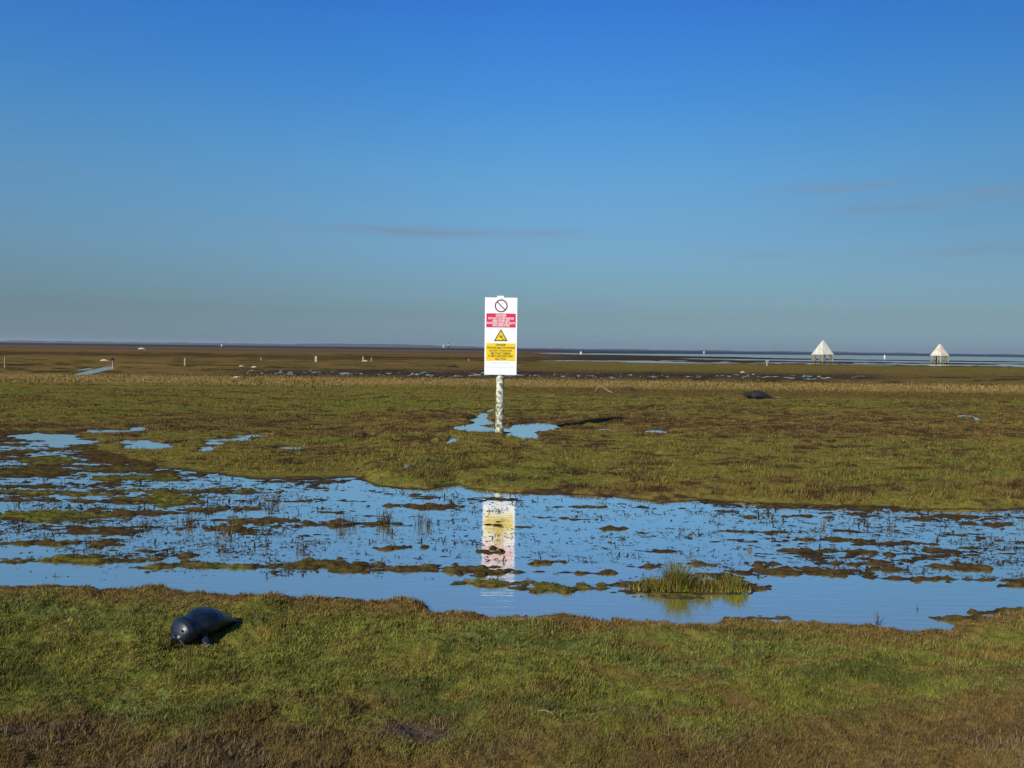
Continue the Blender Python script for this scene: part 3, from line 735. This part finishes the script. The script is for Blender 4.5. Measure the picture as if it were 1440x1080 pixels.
# near seal: head towards the camera and a little left, body trailing away to the right
x, y, z = place(247, 908)
seal('seal', (x, y, z-.012), rad(60), (.63, 1.03, .88), SM, 'dark blue-black wet seal lying on the near grass bank, facing the camera', 'seal', fat=True)
x, y, z = place(1046, 561)
seal('seal', (x, y, z-.01), rad(6), (1.62, 1.8, 1.7), (M_adult, M_eye, M_whisk, M_claw), 'large black seal lying side-on in front of the tan reeds at right', 'seal', head_up=.07)
x, y, z = place(628, 516.5)
seal('seal', (x, y, z-.01), rad(4), 1.65, (M_bseal, M_eye, M_whisk, M_claw), 'small far dark brown seal on the olive flats just left of the danger sign', 'seal', detail=False)
for (px, py, sc, rz, lab) in [(141, 508, 1.1, 10, 'pale seal pup lying behind the long ditch at far left'),
                          (517, 508.5, 1.0, 170, 'pale seal pup lying between two short stakes'),
                          (1041, 524.5, .75, 20, 'white seal pup on the olive flats above the large black seal'),
                          (338, 531.5, .55, 200, 'tiny white seal pup at the near edge of the grey mud'),
                          (336, 516, .6, 15, 'tiny white seal pup beside the dark cut, right of the tallest pale stake'),
                          (360, 517, .65, 160, 'small white seal pup on grey mud, right one of two close together'),
                          (194, 491.5, 3.2, 5, 'far off pale seal on the brown flats near the horizon at left'),
                          (1058, 527, .4, 30, 'smallest white seal pup, just right of another pup on the olive flats')]:
    x, y, z = place(px, py)
    seal('seal_pup', (x, y, z-.005), rad(rz), sc, (M_pup, M_eye), lab, 'seal pup', group='pale seal pups far out on the flats', detail=False)

# ------------------------------------------------------------------ grass tussock in the pool
def leaf(bm, cl, p, L, w, az_, lean, tone, curve=.4):
    side = Vector((-math.sin(az_), math.cos(az_), 0)); d = Vector((math.cos(az_), math.sin(az_), 0))
    prev = None; n_ = 4
    for i in range(n_+1):
        t = i/n_; c = p+d*(lean*L*t+curve*L*t*t*.6)+Vector((0, 0, L*(t-.25*curve*t*t)))
        ww = w*(1-t)**.7*.5+.0004
        pr = (bm.verts.new(c-side*ww), bm.verts.new(c+side*ww)); 
        for v_ in pr: v_[cl] = (*tone, 1)
        if prev: bm.faces.new((prev[0], prev[1], pr[1], pr[0]))
        prev = pr
def clump(name, leaves, label, cat, loc, group=None):
    bm = bmesh.new(); cl = bm.verts.layers.float_color.new('Col')
    for l in leaves: leaf(bm, cl, *l)
    me = bpy.data.meshes.new(name); bm.to_mesh(me); bm.free()
    o = link(name, me, M_blade, None, label=label, category=cat); o.location = loc
    if group: o['group'] = group
    return o
random.seed(5)
cx, cy = G(965, 833, 0.)
lv = []
mpp = cy/F
for i in range(2600):
    pxo = random.gauss(0, 1)
    g = random.choice([(-12, 12, .25), (-14, 10, .23), (16, 16, .17), (70, 16, .15), (62, 20, .10), (-45, 22, .09), (20, 40, .07)])
    xo = g[0]+random.gauss(0, 1)*g[1]*.9; X_ = xo*mpp; g = (0, 0, max(.27*math.exp(-((xo+11)/17)**2), .15*math.exp(-((xo-72)/17)**2), .16*math.exp(-((xo-24)/20)**2), .12*math.exp(-((xo+45)/22)**2), .06)); Yd = abs(random.gauss(0, .14))*1.2-.05
    if abs(X_) > 90*mpp: continue
    tone = random.choice([(.10, .16, .015), (.19, .20, .02), (.30, .25, .04), (.13, .11, .02), (.20, .11, .04), (.32, .25, .09), (.10, .055, .025)])
    k = random.uniform(.55, 1.3); tone = tuple(c*k for c in tone)
    az_ = random.uniform(0, 6.28)
    lv.append((Vector((X_, Yd, .005)), g[2]*random.uniform(.45, 1.35), random.uniform(.004, .009), az_, random.uniform(.05, .5), tone, random.uniform(.1, .9)))
clump('grass_tussock', lv, 'tall green and yellow grass tussock standing alone in the pool', 'grass tussock', (cx, cy, .012))

# clumps of dead stems standing in the water
def dead(px, py, hpx, wpx, n_, label, group='clumps of dead stems standing in the pool'):
    x, y = G(px, py, 0.); m_ = y/F; lv = []
    for i in range(n_):
        k = random.uniform(.4, 1.3); tone = tuple(c*k for c in random.choice([(.12, .08, .05), (.17, .12, .07), (.08, .05, .035)]))
        lv.append((Vector((random.gauss(0, .4)*wpx*m_, random.gauss(0, .02), -.005)), hpx*m_*random.uniform(.4, 1.15), random.uniform(.5, 1.1)*m_, random.uniform(0, 6.28), random.uniform(0, .35), tone, random.uniform(0, .5)))
    clump('dead_stem_clump', lv, label, 'dead plant', (x, y, 0), group)
for a in [(542, 737, 26, 14, 70, 'densest brown clump of dead stems, in the pool left of the sign reflection'),
          (590, 738, 26, 8, 22, 'slim clump of dead stems, left one of a pair just left of the sign reflection'),
          (602, 741, 24, 7, 18, 'slim clump of dead stems, right one of a pair just left of the sign reflection'),
          (482, 740, 24, 12, 34, 'loose clump of dead stems at the right end of the brown turf ridge'),
          (497, 738, 20, 10, 20, 'thin clump of dead stems just right of the ridge end clump'),
          (267, 738, 22, 14, 46, 'russet clump of dead stems in the drowned turf at left'),
          (205, 742, 18, 14, 30, 'low russet clump of dead stems left of the taller russet one'),
          (425, 775, 24, 12, 16, 'sparse forked dead stems alone in open water above the long low island'),
          (1158, 742, 15, 3, 8, 'short upright dark stub of stems below the far bank at right'),
          (1253, 742, 18, 6, 14, 'thin upright stems in the scattered litter at far right'),
          (1234, 879, 22, 6, 14, 'stems at the near shoreline right of centre'),
          (1054, 775, 14, 5, 10, 'dark stub of stems right of the open water in mid pool'),
          (385, 708, 20, 18, 26, 'dead stems below the far bank at left'),
          (315, 752, 26, 16, 30, 'wispy dead stems among the drowned turf left of centre'),
          (130, 765, 18, 12, 20, 'dead stems beside the leftmost low island'),
          (1290, 858, 12, 4, 4, 'few thin hooked stems by the near bank at far right')]:
    dead(*a)

# ------------------------------------------------------------------ pyramid beacons
M_pyr = mat('white_boarding', (.60, .58, .49), .8, spec=.1, grain=.5, gscale=1.1, c2=(.46, .38, .25))
M_pyr2 = mat('stained_boarding', (.56, .53, .43), .8, spec=.1, grain=.8, gscale=.8, c2=(.42, .32, .17))
M_timber = mat('weathered_timber', (.22, .21, .16), .9, grain=.6, gscale=2, c2=(.12, .11, .07))
M_darkbox = mat('dark_timber', (.02, .02, .02), .9)
def beacon(px, pbase, papex, peave, wpx, rz, label):
    x, y = G(px, pbase, .04); m_ = y/F
    root = empty('pyramid_beacon', (x, y, .0), rz, label, 'beacon', 'white pyramid beacons on timber legs')
    w = wpx*m_/(abs(math.cos(rz))+abs(math.sin(rz))); h1 = (pbase-peave)*m_; h2 = (pbase-papex)*m_
    bm = bmesh.new()
    a = [bm.verts.new((sx*w/2, sy*w/2, h1)) for sx, sy in ((-1, -1), (1, -1), (1, 1), (-1, 1))]
    ap = [bm.verts.new((sx*w*.03, sy*w*.03, h2)) for sx, sy in ((-1, -1), (1, -1), (1, 1), (-1, 1))]
    for i in range(4): bm.faces.new((a[i], a[(i+1) % 4], ap[(i+1) % 4], ap[i]))
    bm.faces.new(ap); bm.faces.new(a[::-1])
    roof = bmesh_obj('pyramid', bm, M_pyr if px < 1200 else M_pyr2, root)
    for k in range(4):
        R = Matrix.Rotation(k*math.pi/2, 3, 'Z'); bm = bmesh.new()
        bx(bm, R @ Vector((0, -w/2-.03, h1-.03)), (w+.16, .09, .26), R)
        bmesh_obj('eave_board', bm, M_pyr, root)
    for sx in (-1, 1):
        for sy in (-1, 1):
            bm = bmesh.new(); beam(bm, (sx*w*.47, sy*w*.47, -.5), (sx*w*.44, sy*w*.44, h1-.16), .55)
            bmesh_obj('leg', bm, M_timber, root)
    for k in range(4):
        R = Matrix.Rotation(k*math.pi/2, 3, 'Z'); q_ = lambda a_, z_: R @ Vector((a_*w, -w*.46, z_))
        for s in (-1, 1):
            for nm, aa, bb, ww in (('brace', q_(s*.44, h1*.2), q_(s*.18, h1*.92), .24), ('brace', q_(s*.44, h1*.9), q_(s*.24, h1*.1), .20), ('post', q_(s*.22, -.3), q_(s*.22, h1*.9), .34)):
                bm = bmesh.new(); beam(bm, aa, bb, ww); bmesh_obj(nm, bm, M_timber, root)
    bm = bmesh.new(); bx(bm, (-w*.15, -w*.3, h1*.74), (w*.13, w*.2, h1*.42)); bmesh_obj('hatch', bm, M_darkbox, root, bevel=.03)
    bm = bmesh.new(); beam(bm, (0, 0, h2-.05), (0, 0, h2+.35), .09); bmesh_obj('finial', bm, M_timber, root)
beacon(1156.5, 508.5, 478.6, 497.8, 26.5, rad(24), 'larger nearer white pyramid on timber legs out on the flats')
beacon(1321, 508.2, 483.4, 499.3, 21.5, rad(24), 'smaller stained white pyramid on timber legs, farther right')

# ------------------------------------------------------------------ stakes
M_stake = mat('pale_stake', (.40, .36, .26), .8, grain=.4, gscale=5, c2=(.3, .25, .15))
M_dstake = mat('grey_stake', (.30, .26, .22), .85, grain=.4, gscale=5, c2=(.1, .08, .06))
def stake(px, pyb, hpx, wpx, m_, label, head=None):
    x, y, z = place(px, pyb); k = y/F
    root = empty('stake', (x, y, z), random.uniform(0, 1), label, 'stake', 'wooden stakes standing on the flats')
    bm = bmesh.new(); beam(bm, (0, 0, -.2), (.02*hpx*k, .01, hpx*k), wpx*k, wpx*k*.8)
    bmesh_obj('shaft', bm, m_, root, bevel=wpx*k*.12)
    if head:
        bm = bmesh.new(); bx(bm, (0, 0, hpx*k*.95), (head[0]*k, wpx*k*1.1, head[1]*k)); bmesh_obj('cap', bm, head[2], root, bevel=.02)
stake(7, 518, 16, 1.7, M_dstake, 'thin grey stake at the far left edge')
stake(158.5, 517, 12.5, 1.6, M_dstake, 'grey stake with a dark cap, by the long ditch', (4, 3.4, M_darkbox))
stake(260, 515, 11, 2.4, M_stake, 'pale stake beside the dark cut, right of the long ditch')
stake(444.5, 508.8, 8, 3.2, M_stake, 'thickest pale stake, midway between the ditch and the danger sign')
stake(510.5, 508.6, 7, 1.6, M_stake, 'thin stake just left of the pale pup')
stake(522.5, 508.6, 6, 1.5, M_dstake, 'short thin stake just right of the pale pup')
stake(367, 507, 5, 1.2, M_dstake, 'faint thin stake left of the thickest pale stake')
stake(1078.5, 514.5, 7, 1.4, M_stake, 'low T-shaped marker post on the dark mud left of the larger pyramid', (5, 1.8, M_stake))
stake(659, 508, 3.4, 1.2, M_dstake, 'tiny short stake just left of the danger sign board')

# driftwood and debris
M_drift = mat('bleached_wood', (.21, .155, .105), .8, grain=.4, gscale=8, c2=(.2, .13, .09))
x, y, z = place(846, 552); k = y/F
pts = [(-10*k, 0, .02), (-8*k, 0, 4*k), (-4*k, .05, 8.5*k), (1*k, 0, 8.5*k), (5*k, -.1, 5.5*k), (8*k, -.25, 3*k), (12*k, -.45, 1.2*k), (14*k, -.55, .6*k)]
o = bmesh_obj('driftwood', tube(pts, [.6*k, .6*k, .7*k, .8*k, .9*k, 1.2*k, 1.3*k, .7*k], 8, jit=.15), M_drift, None, True, label='pale arched driftwood branch below the reed band right of the sign', category='driftwood')
o.location = (x, y, z)
x, y, z = place(885, 550); k = y/F
bm = bmesh.new(); bmesh.ops.create_icosphere(bm, subdivisions=4, radius=1)
for v_ in bm.verts:
    d = 1+.35*mnoise.noise(v_.co*2.2)+.15*mnoise.noise(v_.co*7); v_.co = Vector((v_.co.x*10*k*d, v_.co.y*.3*d, max(v_.co.z, -.2)*(5.5-2.5*v_.co.x)*k*d))
o = bmesh_obj('seaweed_mound', bm, M_bseal, None, True, label='rough brown mound in front of the reeds, between driftwood and black seal', category='mound'); o.location = (x, y, z)
def litter_piece(name, px, py, L, label, c=M_drift, ang=0.3):
    x, y, z = place(px, py); k = y/F
    pts = [(-L*k/2, 0, .014), (-L*k*.1, .01, .024), (L*k*.3, 0, .02), (L*k/2, -.01, .012)]
    o = bmesh_obj(name, tube(pts, [.6*k, .9*k, .8*k, .5*k], 7, jit=.2), c, None, True, label=label, category=name.replace('_', ' ')); o.location = (x, y, z+.008); o.rotation_euler = (0, 0, ang)
litter_piece('twig', 768, 1009, 26, 'short pale twig lying on the turf in the foreground, right of centre', ang=-.35)
litter_piece('bleached_chip', 733, 877, 11, 'pale chip of driftwood on the near bank under the sign reflection')
litter_piece('bleached_chip', 1095, 560, 10, 'pale fragment just right of the large black seal')
litter_piece('bleached_chip', 1077, 556, 6, 'pale fragment touching the tail of the large black seal')
litter_piece('bleached_chip', 1302, 910, 6, 'tiny pale fragment in the grass below the near bank at far right')

# ------------------------------------------------------------------ far things on the water and the horizon
M_bw = mat('white_paint', (.5, .5, .5), .5); M_bk = mat('black_paint', (.02, .02, .025), .5)
def buoy(px, pyb, hpx, wpx, label, cat='buoy', dark_top=True):
    x, y = G(px, pyb, .02); k = y/F
    root = empty(cat, (x, y, 0), 0, label, cat)
    bmesh_obj('float', tube([(0, 0, -.2), (0, 0, hpx*k*.55), (0, 0, hpx*k*.75)], [wpx*k*.5, wpx*k*.5, wpx*k*.25], 12), M_bw, root, True)
    bmesh_obj('topmark', tube([(0, 0, hpx*k*.75), (0, 0, hpx*k)], [wpx*k*.3, wpx*k*.22], 10), M_bk if dark_top else M_bw, root, True)
buoy(817, 497.5, 4.5, 2.4, 'white buoy with dark top on the far mud right of the sign')
buoy(990, 497, 3.6, 2.6, 'white buoy on the horizon between the sign and the larger pyramid', dark_top=False)
buoy(1244, 503, 4, 2.6, 'white buoy on the sea between the two pyramids', dark_top=False)
buoy(312, 487.5, 3.8, 2.4, 'white buoy close under the horizon at left', dark_top=False)
# lighthouse on the far spit
def far_xy(px, D): 
    x, y = G(px, float(horizon(px))+30, 0.); s = D/y; return x*s, D
x, y = far_xy(630.5, 7800.); k = y/F
lh = empty('lighthouse', (x, y, 0), 0, 'tiny black and white banded lighthouse on the far spit, left of the sign', 'lighthouse')
hs = [0, 3.2*k, 6*k, 8.4*k]; rs = [1.35*k, 1.2*k, 1.05*k, .9*k]
for i, m_ in enumerate((M_bk, M_bw, M_bk)): bmesh_obj('band', tube([(0, 0, hs[i]), (0, 0, hs[i+1])], [rs[i], rs[i+1]], 14), m_, lh, True)
bmesh_obj('lantern', tube([(0, 0, 8.4*k), (0, 0, 9.9*k), (0, 0, 10.6*k)], [.6*k, .6*k, .1*k], 12), M_bw, lh, True)
x2, y2 = far_xy(623.5, 7700.)
bm = bmesh.new(); bx(bm, (0, 0, 2.2*k), (1.6*k, 2*k, 4.4*k)); bx(bm, (0, 0, 4.6*k), (.9*k, 1*k, 1.2*k))
o = bmesh_obj('low_light_tower', bm, M_bw, None, label='faint white low tower beside the banded lighthouse', category='tower'); o.location = (x2, y2, 0)

# low far shore
bm = bmesh.new(); D = 9000.; kk_ = D/F; prev = None
def hh_(px):
    p = [(-400, 1), (0, 1.5), (22, 3), (45, 3.4), (66, 1.6), (85, 3), (100, 1.5), (148, 3.), (160, 1.8), (205, 3.2), (225, 1.5), (252, 3.4), (262, 2), (300, 2), (320, 3.2), (360, 2), (390, 2.6),
         (430, 4), (520, 4.4), (600, 3.6), (640, 3), (700, 2), (760, 1.7), (900, 1.4), (1100, 1.), (1440, .8), (1900, .6)]
    return np.interp(px, [a for a, b in p], [b for a, b in p])
for i in range(460):
    px = -400+i*5; x, y = far_xy(px, D)
    h = (float(hh_(px))+.7*float(fb(np.array([px*.05]), np.array([0.]), 91, 3)[0]))*kk_
    cur = [bm.verts.new((x, D-260, -2)), bm.verts.new((x, D-60, h*.9)), bm.verts.new((x, D+200, h)), bm.verts.new((x, D+700, -2))]
    if prev:
        for j in range(3): bm.faces.new((prev[j], cur[j], cur[j+1], prev[j+1]))
    prev = cur
bmesh_obj('hills', bm, mat('far_shore', (.05, .06, .045), .95), None, True, kind='structure')

# ------------------------------------------------------------------ haze
HAZE = 4.5e-5
if HAZE:
    bm = bmesh.new(); bx(bm, (0, 15000, 49), (52000, 32000, 102))
    hm = bpy.data.materials.new('haze'); hm.use_nodes = True; nt = hm.node_tree; nt.nodes.clear()
    pv = nt.nodes.new('ShaderNodeVolumePrincipled'); pv.inputs['Density'].default_value = HAZE; pv.inputs['Color'].default_value = (.74, .82, .86, 1); pv.inputs['Anisotropy'].default_value = .2
    oo = nt.nodes.new('ShaderNodeOutputMaterial'); nt.links.new(pv.outputs[0], oo.inputs['Volume'])
    bmesh_obj('haze', bm, hm, None, kind='stuff', label='thin blue sea haze over the far flats', category='haze')
